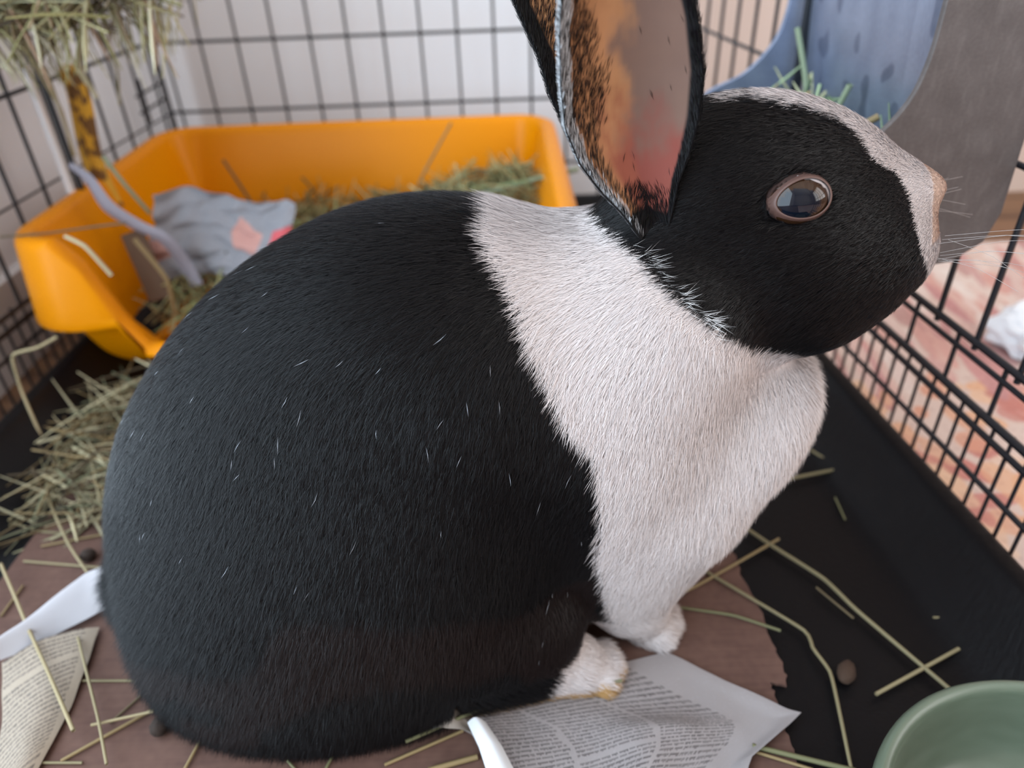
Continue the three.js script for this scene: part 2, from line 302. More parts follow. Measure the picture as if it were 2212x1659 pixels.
// the tall bent stalk leaning on the left panel
one('hay_stalk', tube([V(-0.312, 0.012, -0.39), V(-0.330, 0.035, -0.415), V(-0.3288, 0.0597, -0.42), V(-0.3102, 0.0649, -0.42), V(-0.2981, 0.0696, -0.425)], 0.0011, 24), hayMats[2], 'tall bent hay stalk rising beside the left crate panel', 'hay');
one('hay_stalk', tube([V(-0.346, 0.1189, -0.48), V(-0.3141, 0.1196, -0.482), V(-0.2816, 0.1219, -0.485), V(-0.2614, 0.1228, -0.487)], 0.0008, 18), hayMats[6], 'dark hay stalk lying across the front corner of the yellow litter pan', 'hay');
one('hay_stalk', tube([V(-0.2927, 0.1235, -0.465), V(-0.2807, 0.1164, -0.463), V(-0.2702, 0.095, -0.463)], 0.0013, 14), hayMats[5], 'pale bent hay stalk draped over the rim corner of the yellow litter pan', 'hay');
one('hay_stalk', tube([V(-0.2717, 0.1022, -0.51), V(-0.2577, 0.0694, -0.51), V(-0.2623, 0.0363, -0.515)], 0.0018, 14), hayMats[4], 'thick brown hay stalk leaning inside the front of the yellow litter pan', 'hay');
one('hay_stalk', tube([V(-0.2957, 0.1518, -0.55), V(-0.2868, 0.1306, -0.55), V(-0.277, 0.105, -0.555)], 0.0015, 14), hayMats[7], 'pale green hay stalk poking up over the left rim of the litter pan', 'hay');
one('hay_stalk', tube([V(-0.2499, 0.1148, -0.66), V(-0.2349, 0.0773, -0.66), V(-0.228, 0.05, -0.66)], 0.0012, 14), hayMats[6], 'thin brown hay stalk standing against the inner back of the litter pan', 'hay');
one('hay_stalk', tube([V(-0.0435, 0.1417, -0.65), V(-0.0742, 0.0945, -0.65), V(-0.085, 0.07, -0.65)], 0.0011, 14), hayMats[4], 'long hay stalk sticking up diagonally from the hay in the litter pan', 'hay');
one('hay_stalk', tube([V(0.0638, 0.1067, -0.62), V(0.0162, 0.0966, -0.62), V(-0.02, 0.088, -0.62)], 0.0022, 14), hayMats[7], 'broad green hay blade reaching over the right side of the litter pan', 'hay');

function hayPile(name, label, seed, count, place, mats = hayCol, wid = [0.0006, 0.0014]) {   // place(r) -> {p, d, len}
  const r = rng(seed), P = [], N = [], C = [], I = [];
  const cols = mats.map(c => new THREE.Color(c));
  for (let i = 0; i < count; i++) {
    const { p, d, len } = place(r), w = lerp(wid[0], wid[1], r() * r()), c = cols[(r() * cols.length) | 0], k = 0.75 + 0.5 * r();
    d.normalize(); const s1 = V(r() - .5, r() - .5, r() - .5).cross(d).normalize(), s2 = d.clone().cross(s1), bend = (r() - .5) * 0.35;
    const b0 = P.length / 3;
    for (let j = 0; j < 4; j++) {
      const t = j / 3 - .5, cen = p.clone().addScaledVector(d, t * len).addScaledVector(s1, bend * len * (0.25 - t * t)), rr = w * (j === 3 ? 0.4 : 1);
      for (let q = 0; q < 4; q++) { const a = q * PI / 2, n = s1.clone().multiplyScalar(Math.cos(a)).addScaledVector(s2, Math.sin(a) * 0.55); P.push(cen.x + n.x * rr, cen.y + n.y * rr, cen.z + n.z * rr); N.push(n.x, n.y, n.z); C.push(c.r * k, c.g * k, c.b * k); }
    }
    for (let j = 0; j < 3; j++) for (let q = 0; q < 4; q++) { const a = b0 + j * 4 + q, b = b0 + j * 4 + (q + 1) % 4; I.push(a, b, b + 4, a, b + 4, a + 4); }
    I.push(b0, b0 + 2, b0 + 1, b0, b0 + 3, b0 + 2, b0 + 12, b0 + 13, b0 + 14, b0 + 12, b0 + 14, b0 + 15);
  }
  const g = new THREE.BufferGeometry(); g.setAttribute('position', new THREE.Float32BufferAttribute(P, 3)); g.setAttribute('normal', new THREE.Float32BufferAttribute(N, 3)); g.setAttribute('color', new THREE.Float32BufferAttribute(C, 3)); g.setIndex(I);
  const m = one(name, g, std('#ffffff', { vertexColors: true, roughness: 0.75 }), label, 'hay'); m.userData.kind = 'stuff';
  return m;
}
const hrand = (r, k = 1) => V(r() - .5, (r() - .5) * k, r() - .5);
hayPile('hay_heap', 'loose heap of tangled hay on the floor in front of the litter pan', 31, 420, r => {
  const x = lerp(-0.296, -0.165, r()), z = lerp(-0.455, -0.315, r()), h = 0.028 * smooth(-0.30, -0.37, z);
  return { p: V(x, 0.0045 + r() * r() * h, z), d: hrand(r, 0.22), len: 0.03 + 0.07 * r() };
}, ['#8f866a', '#7d775a', '#9d9274', '#686a50', '#85714d', '#b0a482', '#4a3c26', '#5c4c32', '#6f5c3a'], [0.0006, 0.0017]);
hayPile('hay_bed', 'mixed hay bedding filling the yellow litter pan', 32, 2600, r => {
  const x = lerp(-0.285, 0.03, r()), z = lerp(-0.735, -0.52, r());
  const m = 0.058 * Math.exp(-(((x + 0.005) / 0.075) ** 2) - (((z + 0.64) / 0.09) ** 2)), h = 0.038 + m + 0.012 * nz(x * 30, 0, z * 30);
  return { p: V(x, 0.012 + (h) * Math.pow(r(), 0.4), z), d: hrand(r, 0.75), len: 0.018 + 0.045 * r() };
}, ['#a89b6c', '#8f8a5c', '#b5a678', '#777b50', '#6f6440', '#5a4a30', '#a9b088', '#8a9a6a', '#4f4028']);
hayPile('hanging_hay', 'thick bunch of hay hanging from the rack above the left panel', 33, 1700, r => {
  const x = lerp(-0.40, -0.205, Math.pow(r(), 0.9)), z = lerp(-0.62, -0.48, r()), low = 0.236 + 0.018 * smooth(-0.31, -0.22, x) + 0.012 * nz(x * 20, 3, z * 20);
  return { p: V(Math.max(x, -0.345), low + 0.075 * r(), z), d: hrand(r, 0.6), len: 0.02 + 0.04 * r() };
}, ['#a39a72', '#8f8a5c', '#77704a', '#5a4a30', '#7d6a50', '#a9a888', '#3d3020']);
hayPile('hay_wisps', 'loose wisps of hay dangling below the hanging hay bunch', 34, 110, r => {
  const x = lerp(-0.345, -0.212, r()), z = lerp(-0.60, -0.50, r()), d = V((r() - .5) * 0.9, -1, (r() - .5) * 0.7);
  return { p: V(x, 0.232 + 0.012 * smooth(-0.31, -0.22, x) - 0.018 * r() * r(), z), d, len: 0.025 + 0.035 * r() };
}, ['#a39a72', '#b9b08a', '#8f8a5c', '#9c7f68', '#c9c3a6'], [0.0006, 0.0018]);
// single long stalks hanging beside the chrome rod
for (const [pts, m, r] of [
  [[V(-0.325, 0.238, -0.55), V(-0.322, 0.205, -0.555), V(-0.317, 0.185, -0.555), V(-0.322, 0.15, -0.56)], 2, 0.0013],
  [[V(-0.318, 0.24, -0.54), V(-0.312, 0.21, -0.545), V(-0.315, 0.17, -0.55)], 0, 0.0011],
  [[V(-0.285, 0.236, -0.56), V(-0.296, 0.212, -0.56), V(-0.291, 0.190, -0.56)], 5, 0.0015],
  [[V(-0.27, 0.236, -0.55), V(-0.268, 0.212, -0.555), V(-0.274, 0.186, -0.555)], 1, 0.0009],
]) one('hay_strand', tube(pts, r, 16), hayMats[m], 'long hay strand dangling next to the upright chrome rod', 'hay', 'long strands by the chrome rod');

// ───────── chrome rod and yellow strip on the left panel ─────────
{
  const g = thing('chrome_rod', 'shiny chrome rod hanging upright inside the left crate panel', 'rod', [-0.345, 0.085, -0.578]);
  part('shaft', new THREE.CylinderGeometry(0.0034, 0.0034, 0.17, 20).translate(0, 0.085, 0), std('#f4f6fa', { metalness: 0.25, roughness: 0.22 }), g);
  for (const y of [0.03, 0.125]) part('collar', new THREE.CylinderGeometry(0.0042, 0.0042, 0.004, 20).translate(0, y, 0), std('#dfe3ea', { metalness: 1, roughness: 0.2 }), g);
  part('backing_bar', new RoundedBoxGeometry(0.005, 0.19, 0.003, 2, 0.001).translate(0.0062, 0.09, -0.004), std('#17171a', { roughness: 0.4 }), g);
}
{
  const g = gridGeo(8, 24, (u, v) => { const y = lerp(0.092, 0.206, v), a = (u - .5) * 2.4; return V(-0.335 + 0.0095 * Math.sin(a) - 0.004 * Math.sin(v * 5), y, -0.615 + 0.008 * Math.cos(a)); });
  const g2 = g.clone(); { const p = g2.attributes.position; for (let i = 0; i < p.count; i++) p.setZ(i, p.getZ(i) - 0.0018); const ix = g2.index.array; for (let i = 0; i < ix.length; i += 3) [ix[i], ix[i + 1]] = [ix[i + 1], ix[i]]; g2.computeVertexNormals(); }
  const t = dataTex(256, (u, v) => { const k = nz(u * 3, v * 9, 5) + 0.6 * nz(u * 12, v * 20, 8); return k > 0.05 ? [120, 84, 42] : [222, 168, 52]; });
  one('chew_stick', mergeGeometries([g, g2]), std('#ffffff', { map: t, roughness: 0.6 }), 'yellow chew stick with brown gnawed patches behind the chrome rod', 'chew stick');
}

// ───────── newspaper ─────────
function newsDraw(seed, cols, margin, tint) {
  return (c, w, h) => {
    const r = rng(seed); c.fillStyle = tint; c.fillRect(0, 0, w, h);
    const cw = w * margin / cols;
    for (let k = 0; k < cols; k++) for (let y = 8; y < h - 6; y += 15) {
      if (r() < 0.05) continue;
      let x = k * cw + 8; while (x < (k + 1) * cw - 16) { const l = Math.min(6 + r() * 30, (k + 1) * cw - 12 - x); c.fillStyle = `rgba(58,52,52,${0.6 + 0.35 * r()})`; for (let q = 0; q < l; q += 5) { const hh = r() < 0.3 ? 9 : 6; c.fillRect(x + q, y + 9 - hh, 3.4, hh); } x += l + 6; }
    }
    for (let i = 0; i < 4000; i++) { c.fillStyle = `rgba(${r() < .5 ? '120,100,80' : '255,255,255'},0.07)`; c.fillRect(r() * w, r() * h, 3, 3); }
  };
}
function sheet(left, right, nu, nv, lift) {     // ruled sheet between two edge polylines [[x, z]...]
  const at = (l, v) => { const t = v * (l.length - 1), i = Math.min(l.length - 2, Math.floor(t)), f = t - i; return [lerp(l[i][0], l[i + 1][0], f), lerp(l[i][1], l[i + 1][1], f)]; };
  return gridGeo(nu, nv, (u, v) => { const a = at(left, v), b = at(right, v), x = lerp(a[0], b[0], u), z = lerp(a[1], b[1], u); return V(x, lift(u, v, x, z), z); });
}
{
  const tex = canvasTex(1024, 512, newsDraw(41, 3, 0.80, '#8d8584'));
  const g = sheet([[-0.041, -0.1884], [-0.0226, -0.1781], [-0.0109, -0.1543], [-0.004, -0.13]], [[0.0675, -0.2156], [0.0893, -0.1995], [0.1130, -0.1840], [0.1187, -0.1814], [0.1110, -0.1755], [0.0907, -0.1616], [0.0750, -0.13]], 60, 40,
    (u, v, x, z) => 0.0035 + 0.007 * Math.exp(-(((u - 0.52) / 0.16) ** 2)) * smooth(0.15, 0.5, v) + 0.0012 * nz(x * 60, 0, z * 60) + 0.004 * smooth(0.9, 1, u) * v);
  one('newspaper_piece', g, std('#ffffff', { map: tex, roughness: 0.9, side: THREE.DoubleSide }), 'torn printed newspaper piece under the rabbit\'s hind foot', 'newspaper');
  const t2 = canvasTex(512, 512, newsDraw(43, 1, 0.9, '#a09282'));
  const body = sheet([[-0.2488, -0.2233], [-0.2305, -0.1908], [-0.2181, -0.16], [-0.212, -0.14]], [[-0.2102, -0.2416], [-0.2066, -0.2227], [-0.2037, -0.1986], [-0.2033, -0.1812], [-0.2044, -0.14]], 30, 40, (u, v, x, z) => 0.0036 + 0.006 * Math.sin(u * 3) * (1 - v * 0.4) + 0.001 * nz(x * 70, 2, z * 70));
  const fold = sheet([[-0.2075, -0.2779], [-0.2248, -0.2673], [-0.2339, -0.2512], [-0.2424, -0.2362], [-0.2520, -0.2233]], [[-0.2055, -0.2574], [-0.2174, -0.2461], [-0.228, -0.238], [-0.238, -0.229], [-0.2488, -0.2233]], 20, 30, (u, v, x, z) => 0.005 + 0.011 * Math.cos(u * 1.5) + 0.001 * nz(x * 50, 4, z * 50));
  const np = thing('newspaper_piece', 'folded strip of newspaper lying behind the rabbit\'s rump', 'newspaper', [-0.225, 0, -0.215]);
  part('printed_sheet', body.translate(0.225, 0, 0.215), std('#ffffff', { map: t2, roughness: 0.9, side: THREE.DoubleSide }), np);
  part('folded_edge', fold.translate(0.225, 0, 0.215), std('#bdbbc0', { roughness: 0.9, side: THREE.DoubleSide }), np);
  const strip = sheet([[-0.0243, -0.1787], [-0.0193, -0.168], [-0.0163, -0.1588], [-0.011, -0.14]], [[-0.0165, -0.1785], [-0.0098, -0.1680], [-0.0052, -0.1584], [0.002, -0.14]], 14, 24, (u, v) => 0.0115 + 0.004 * Math.sin(u * PI));
  one('paper_strip', strip, std('#d8d9dc', { roughness: 0.85, side: THREE.DoubleSide }), 'curled blank white paper strip at the edge of the printed newspaper', 'paper');
  const scrap = sheet([[-0.0445, -0.184], [-0.043, -0.176]], [[-0.027, -0.186], [-0.022, -0.176]], 12, 10, (u, v, x, z) => 0.009 + 0.004 * Math.sin(u * PI) + 0.003 * nz(x * 120, 1, z * 120));
  one('paper_scrap', scrap, std('#a59b92', { roughness: 0.9, side: THREE.DoubleSide }), 'small crumpled paper scrap tucked under the rabbit\'s belly', 'paper');
}
// papers in the litter pan
{
  const tex = canvasTex(512, 512, (c, w, h) => {
    c.fillStyle = '#8b8b91'; c.fillRect(0, 0, w, h); const r = rng(47);
    c.fillStyle = '#c08f86'; c.beginPath(); c.moveTo(300, 120); c.lineTo(400, 230); c.lineTo(380, 360); c.lineTo(290, 330); c.lineTo(270, 230); c.fill();
    c.fillStyle = '#b98d84'; c.beginPath(); c.moveTo(0, 240); c.lineTo(70, 300); c.lineTo(80, 380); c.lineTo(0, 400); c.fill();
    c.fillStyle = '#c95a60'; c.beginPath(); c.moveTo(512, 150); c.lineTo(440, 210); c.lineTo(430, 300); c.lineTo(512, 290); c.fill();
    for (let i = 0; i < 3000; i++) { c.fillStyle = `rgba(${r() < .5 ? '70,70,80' : '230,235,245'},0.08)`; c.fillRect(r() * w, r() * h, 4, 4); }
  });
  const B = [[-0.287, 0.052], [-0.178, 0.056]], T = [[-0.270, 0.119], [-0.168, 0.100]];
  const g = gridGeo(40, 34, (u, v) => {
    const x = lerp(lerp(B[0][0], B[1][0], u), lerp(T[0][0], T[1][0], u), v) + 0.003 * nz(u * 3, v * 3, 1), y = lerp(lerp(B[0][1], B[1][1], u), lerp(T[0][1], T[1][1], u), v) + 0.004 * nz(u * 4, 2, 1) * v;
    return V(x, y, -0.545 - 0.035 * v - 0.010 * Math.sin(u * 5) * (1 - v) + 0.014 * Math.abs(nz(u * 3.1, v * 3.1, 4)) + 0.005 * nz(u * 8, v * 8, 6) + 0.02 * smooth(0.15, 0, u) * v);
  });
  one('crumpled_newspaper', g, std('#ffffff', { map: tex, roughness: 0.85, side: THREE.DoubleSide }), 'crumpled grey newspaper with pink and red print in the litter pan', 'newspaper');
  const path = new THREE.CatmullRomCurve3([V(-0.319, 0.1477, -0.545), V(-0.3066, 0.1388, -0.54), V(-0.2961, 0.119, -0.535), V(-0.280, 0.1038, -0.535), V(-0.2623, 0.0918, -0.535), V(-0.2545, 0.0683, -0.54), V(-0.25, 0.05, -0.54)]);
  const g2 = gridGeo(8, 50, (u, v) => { const p = path.getPoint(v), w = 0.011 * (0.5 + 0.5 * smooth(0, 0.3, v)), a = lerp(0.9, 0.2, v); return V(p.x + (u - .5) * w * Math.cos(a), p.y + (u - .5) * w * Math.sin(a), p.z + 0.002 * Math.sin(u * 3)); });
  one('paper_strip', g2, std('#918e99', { roughness: 0.8, side: THREE.DoubleSide }), 'twisted grey paper strip curling over the left rim of the litter pan', 'paper');
  const g3 = new RoundedBoxGeometry(0.018, 0.055, 0.003, 2, 0.001); g3.rotateZ(0.3); g3.rotateX(-0.4); g3.translate(-0.280, 0.072, -0.530);
  one('cardboard_scrap', g3, std('#5b4636', { roughness: 0.9 }), 'small dark brown cardboard scrap standing in the litter pan front', 'cardboard');
}

// ───────── droppings ─────────
for (const [x, z, c] of [[-0.2703, -0.3269, 0], [-0.2381, -0.2902, 0], [0.1463, -0.201, 1], [-0.1812, -0.219, 0], [-0.1589, -0.1863, 0], [-0.262, -0.385, 0]]) {
  const g = new THREE.SphereGeometry(1, 20, 14), p = g.attributes.position;
  for (let i = 0; i < p.count; i++) { const v = V(p.getX(i), p.getY(i), p.getZ(i)), k = 1 + 0.12 * nz(v.x * 3 + x * 99, v.y * 3, v.z * 3); p.setXYZ(i, v.x * k * (c ? 0.0062 : 0.0042), v.y * k * 0.0034, v.z * k * 0.004); }
  g.computeVertexNormals(); g.rotateY(x * 50); g.translate(x, c ? 0.0037 : 0.0053, z);
  if (c) one('food_pellet', g, std('#3a2618', { roughness: 0.85 }), 'brown oval food pellet on the bare black tray', 'pellet');
  else one('rabbit_dropping', g, std('#2a1d15', { roughness: 0.9 }), 'small dark round rabbit dropping on the cardboard', 'dropping', 'droppings on the cardboard');
}

// ───────── green bowl ─────────
{
  const pr = [[0, 0.004], [0.05, 0.004], [0.058, 0.008], [0.0635, 0.018], [0.0655, 0.034], [0.0662, 0.0385], [0.0675, 0.0408], [0.0695, 0.0415], [0.0712, 0.0402], [0.0720, 0.037], [0.0715, 0.030], [0.0695, 0.012], [0.066, 0.003], [0.063, 0.0005], [0, 0.0005]].map(([a, b]) => new THREE.Vector2(a, b));
  const pts = new THREE.SplineCurve(pr.slice(1, 14)).getPoints(70); pts.unshift(pr[0]); pts.push(pr[14]);
  const g = new THREE.LatheGeometry(pts, 96); g.translate(0.183, 0.0002, -0.099);
  const t = dataTex(256, (u, v) => { const k = 7 * nz(u * 10, v * 10, 1) + 5 * nz(u * 40, v * 40, 2); return [90 + k, 100 + k, 84 + k]; });
  one('food_bowl', g, std('#ffffff', { map: t, roughness: 0.35, clearcoat: 0.3, clearcoatRoughness: 0.3 }), 'round sage green food bowl on the black tray', 'bowl');
}

// ───────── galvanised hay feeder on the right panel ─────────
{
  const f = thing('hay_feeder', 'galvanised metal hay feeder hanging on the right crate panel', 'feeder', [0.2, 0.145, -0.41]);
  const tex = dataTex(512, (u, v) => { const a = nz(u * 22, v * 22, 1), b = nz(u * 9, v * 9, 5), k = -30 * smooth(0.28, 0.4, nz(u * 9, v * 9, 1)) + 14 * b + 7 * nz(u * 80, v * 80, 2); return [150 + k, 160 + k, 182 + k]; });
  const litZinc = std('#ffffff', { map: tex, metalness: 0.75, roughness: 0.42 });  // inner faces: bluish skylight is put into the metal colour
  const shadedZincTex = dataTex(512, (u, v) => { const k = 9 * nz(u * 10, v * 10, 7) + 12 * Math.max(0, nz(u * 50, v * 14, 2)) + 5 * nz(u * 90, v * 90, 3); return [104 + k, 97 + k, 95 + k]; });
  const outer = std('#ffffff', { map: shadedZincTex, metalness: 0.55, roughness: 0.6 });  // same galvanised metal, its shade painted as a darker brown-grey
  const L = (x, y) => new THREE.Vector2(x - 0.2, y - 0.145);
  const front = [L(0.170, 0.34), L(0.178, 0.29), L(0.1795, 0.255), L(0.1785, 0.236), L(0.1745, 0.222), L(0.166, 0.210), L(0.155, 0.2005), L(0.138, 0.193), L(0.131, 0.188)];
  const prof = new THREE.Shape([...new THREE.SplineCurve(front).getPoints(40), L(0.133, 0.172), L(0.145, 0.156), L(0.165, 0.147), L(0.19, 0.144), L(0.214, 0.1475), L(0.2267, 0.157), L(0.2305, 0.171), L(0.2295, 0.20), L(0.226, 0.34)]);
  const plate = () => { const g = new THREE.ExtrudeGeometry(prof, { depth: 0.0022, bevelEnabled: true, bevelThickness: 0.0006, bevelSize: 0.0006, bevelSegments: 2, curveSegments: 12 }); const p = g.attributes.position, uv = []; for (let i = 0; i < p.count; i++) uv.push(p.getX(i) * 8, p.getY(i) * 8); g.setAttribute('uv', new THREE.Float32BufferAttribute(uv, 2)); return g; };
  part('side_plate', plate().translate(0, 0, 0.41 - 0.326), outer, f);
  part('side_plate', plate().translate(0, 0, 0.41 - 0.5015), litZinc, f);
  // back plate curving forward into the trough
  const c = [V(0.1865, 0.34, 0), V(0.1895, 0.24, 0), V(0.1935, 0.20, 0), V(0.196, 0.178, 0), V(0.19, 0.160, 0), V(0.17, 0.1535, 0), V(0.15, 0.161, 0), V(0.138, 0.176, 0), V(0.1335, 0.189, 0)].map(p => V(p.x - 0.2, p.y - 0.145, 0));
  const cur = new THREE.CatmullRomCurve3(c);
  const mk = (o, flip) => { const g = gridGeo(60, 10, (u, v) => { const p = cur.getPoint(u), t = cur.getTangent(u); return V(p.x - t.y * o, p.y + t.x * o, lerp(-0.0845, 0.0845, v)); }); const uv = g.attributes.uv; for (let i = 0; i < uv.count; i++) uv.setXY(i, uv.getX(i) * 2.4, uv.getY(i) * 1.3); if (flip) { const ix = g.index.array; for (let i = 0; i < ix.length; i += 3) [ix[i], ix[i + 1]] = [ix[i + 1], ix[i]]; g.computeVertexNormals(); } return g; };
  part('trough', mergeGeometries([mk(0, false), mk(0.0015, true)]), litZinc, f);
  part('seam_shade_strip', new RoundedBoxGeometry(0.006, 0.19, 0.004, 2, 0.001).translate(-0.011, 0.105, -0.082), std('#16181c', { roughness: 0.5 }), f);  // dark strip painting the shaded gap between far plate and trough
}
hayPile('feeder_hay', 'short green hay pieces lying in the metal feeder trough', 35, 90, r => ({ p: V(lerp(0.148, 0.186, r()), lerp(0.166, 0.200, r()), lerp(-0.485, -0.345, r())), d: hrand(r, 1.2), len: 0.015 + 0.025 * r() }), ['#8fa07c', '#71855f', '#a7a783', '#9a8560', '#55684a'], [0.001, 0.0022]);
for (const [a, b, m] of [[V(0.1755, 0.232, -0.47), V(0.186, 0.182, -0.455), 7], [V(0.182, 0.214, -0.40), V(0.172, 0.18, -0.41), 7], [V(0.186, 0.205, -0.37), V(0.160, 0.188, -0.38), 4]]) one('feeder_hay_stalk', tube([a, a.clone().lerp(b, 0.5).add(V(0.001, 0, 0.001)), b], 0.0018, 10), hayMats[m], 'green hay blade sticking up out of the metal feeder', 'hay', 'hay blades in the metal feeder');

// ───────── rabbit ─────────
const ZC = -0.25;
const ELL = [   // cx, cy, z offset, rx, ry, rz, turn (rad): the two sides mirror about the body's middle plane
  [-0.0913, 0.0683, 0, 0.0867, 0.1070, 0.070, -0.1806],
  [-0.0313, 0.1340, 0, 0.0946, 0.0794, 0.062, 0.1080],
  [0.0435, 0.1090, 0, 0.0436, 0.1008, 0.052, -0.1176],
  [-0.0763, 0.0421, 0.042, 0.0926, 0.0662, 0.036, 0.5890],
  [0.0911, 0.1095, 0, 0.0260, 0.0443, 0.038, -0.6292],
  [0.0580, 0.1685, 0, 0.0445, 0.0240, 0.036, 0.4016],
  [-0.002, 0.046, 0, 0.062, 0.034, 0.046, 0],
  [-0.010, 0.036, 0.046, 0.036, 0.032, 0.020, 0.25],
];
const HEAD = [
  [0.0932, 0.2018, 0, 0.0591, 0.0429, 0.030, -0.2948],
  [0.1064, 0.1827, 0.012, 0.0317, 0.0299, 0.020, -0.4320],
  [0.1303, 0.1921, 0.005, 0.0222, 0.0188, 0.018, -0.3450],
  [0.1404, 0.2136, 0, 0.0151, 0.0065, 0.012, -0.1648],
];
const SHRINK = 0.0016;
for (const l of [ELL, HEAD]) for (const e of l) e.push(Math.cos(e[6]), Math.sin(e[6]));
function ell(e, x, y, z) {
  const dx = x - e[0], dy = y - e[1], dz = z - e[2], u = e[7] * dx + e[8] * dy, v = -e[8] * dx + e[7] * dy, a = u / e[3], b = v / e[4], c = dz / e[5];
  const k0 = Math.sqrt(a * a + b * b + c * c) + 1e-9, k1 = Math.hypot(a / e[3], b / e[4], c / e[5]) + 1e-9;
  return k0 * (k0 - 1) / k1;
}
const smin = (a, b, k) => { const h = Math.max(k - Math.abs(a - b), 0) / k; return Math.min(a, b) - h * h * k * 0.25; };
function cap(x, y, z, a, b, ra, rb) {
  const px = x - a[0], py = y - a[1], pz = z - a[2], bx = b[0] - a[0], by = b[1] - a[1], bz = b[2] - a[2], t = clamp((px * bx + py * by + pz * bz) / (bx * bx + by * by + bz * bz), 0, 1);
  return Math.hypot(px - bx * t, py - by * t, pz - bz * t) - lerp(ra, rb, t);
}
const EYE = V(0.0938, 0.2185, 0.0275);          // z measured from the middle plane
function rabbitSdf(x, y, z) {
  const w = z - ZC, m = Math.abs(w);
  let d = ell(ELL[0], x, y, m);
  for (let i = 1; i < 8; i++) d = smin(d, ell(ELL[i], x, y, m), i < 6 ? 0.03 : 0.012);
  if (x > 0.0 && y > 0.12) { let h = ell(HEAD[0], x, y, m); for (let i = 1; i < 4; i++) h = smin(h, ell(HEAD[i], x, y, m), i < 3 ? 0.016 : 0.010); d = smin(d, h, 0.010); }
  d += SHRINK;
  if (y < 0.17) {
    // front legs and paws
    d = smin(d, cap(x, y, m, [0.068, 0.085, 0.022], [0.054, 0.030, 0.020], 0.020, 0.0135), 0.022);
    d = smin(d, cap(x, y, m, [0.051, 0.022, 0.020], [0.060, 0.010, 0.022], 0.0125, 0.0095), 0.012);
    for (const [tx, tz] of [[0.0690, 0.015], [0.0695, 0.0220], [0.065, 0.0285]]) d = smin(d, cap(x, y, m, [0.057, 0.0085, 0.021], [tx, 0.0072, tz], 0.007, 0.0058), 0.004);
    // hind feet
    d = smin(d, cap(x, y, m, [-0.05, 0.016, 0.046], [0.022, 0.0125, 0.045], 0.016, 0.0125), 0.010);
    for (const tz of [0.0375, 0.0445, 0.051]) d = smin(d, cap(x, y, m, [0.02, 0.0105, 0.045], [0.0385 - Math.abs(tz - 0.0435) * 0.5, 0.0078, tz], 0.009, 0.0062), 0.004);
  }
  // tail tucked against the rump
  if (x < -0.12) d = smin(d, Math.hypot((x + 0.172) / 1.0, (y - 0.03), w / 1.1) - 0.022, 0.015);
  // eye sockets, mouth line
  if (x > 0.07 && y > 0.16) { d = Math.max(d, -(eyeDist(x - EYE_C.x, y - EYE_C.y, m - EYE_C.z) - EYE_R * 0.97)); const ml = cap(x, y, m, [0.166, 0.186, 0.0], [0.138, 0.176, 0.022], 0.0016, 0.0010); d = -smin(-d, ml, 0.003); }
  return Math.max(d, 0.0026 - y);
}
function rabbitFace(x, y, m) { let h = ell(HEAD[0], x, y, m); for (let i = 1; i < 4; i++) h = smin(h, ell(HEAD[i], x, y, m), i < 3 ? 0.016 : 0.010); return h + SHRINK; }
const EYE_N = (() => { const e = 0.001, { x, y, z } = EYE; return V(rabbitFace(x + e, y, z) - rabbitFace(x - e, y, z), rabbitFace(x, y + e, z) - rabbitFace(x, y - e, z), rabbitFace(x, y, z + e) - rabbitFace(x, y, z - e)).normalize(); })();
const EYE_R = 0.0088, EYE_W = 1.28, EYE_IN = 0.0057, EYE_C = EYE.clone().addScaledVector(EYE_N, -EYE_IN);
const EYE_U = V(1, 0, 0).addScaledVector(EYE_N, -EYE_N.x).normalize(), EYE_V = EYE_N.clone().cross(EYE_U);
const eyeDist = (x, y, z) => { const q = V(x, y, z); return Math.hypot(q.dot(EYE_U) / EYE_W, q.dot(EYE_V), q.dot(EYE_N)); };
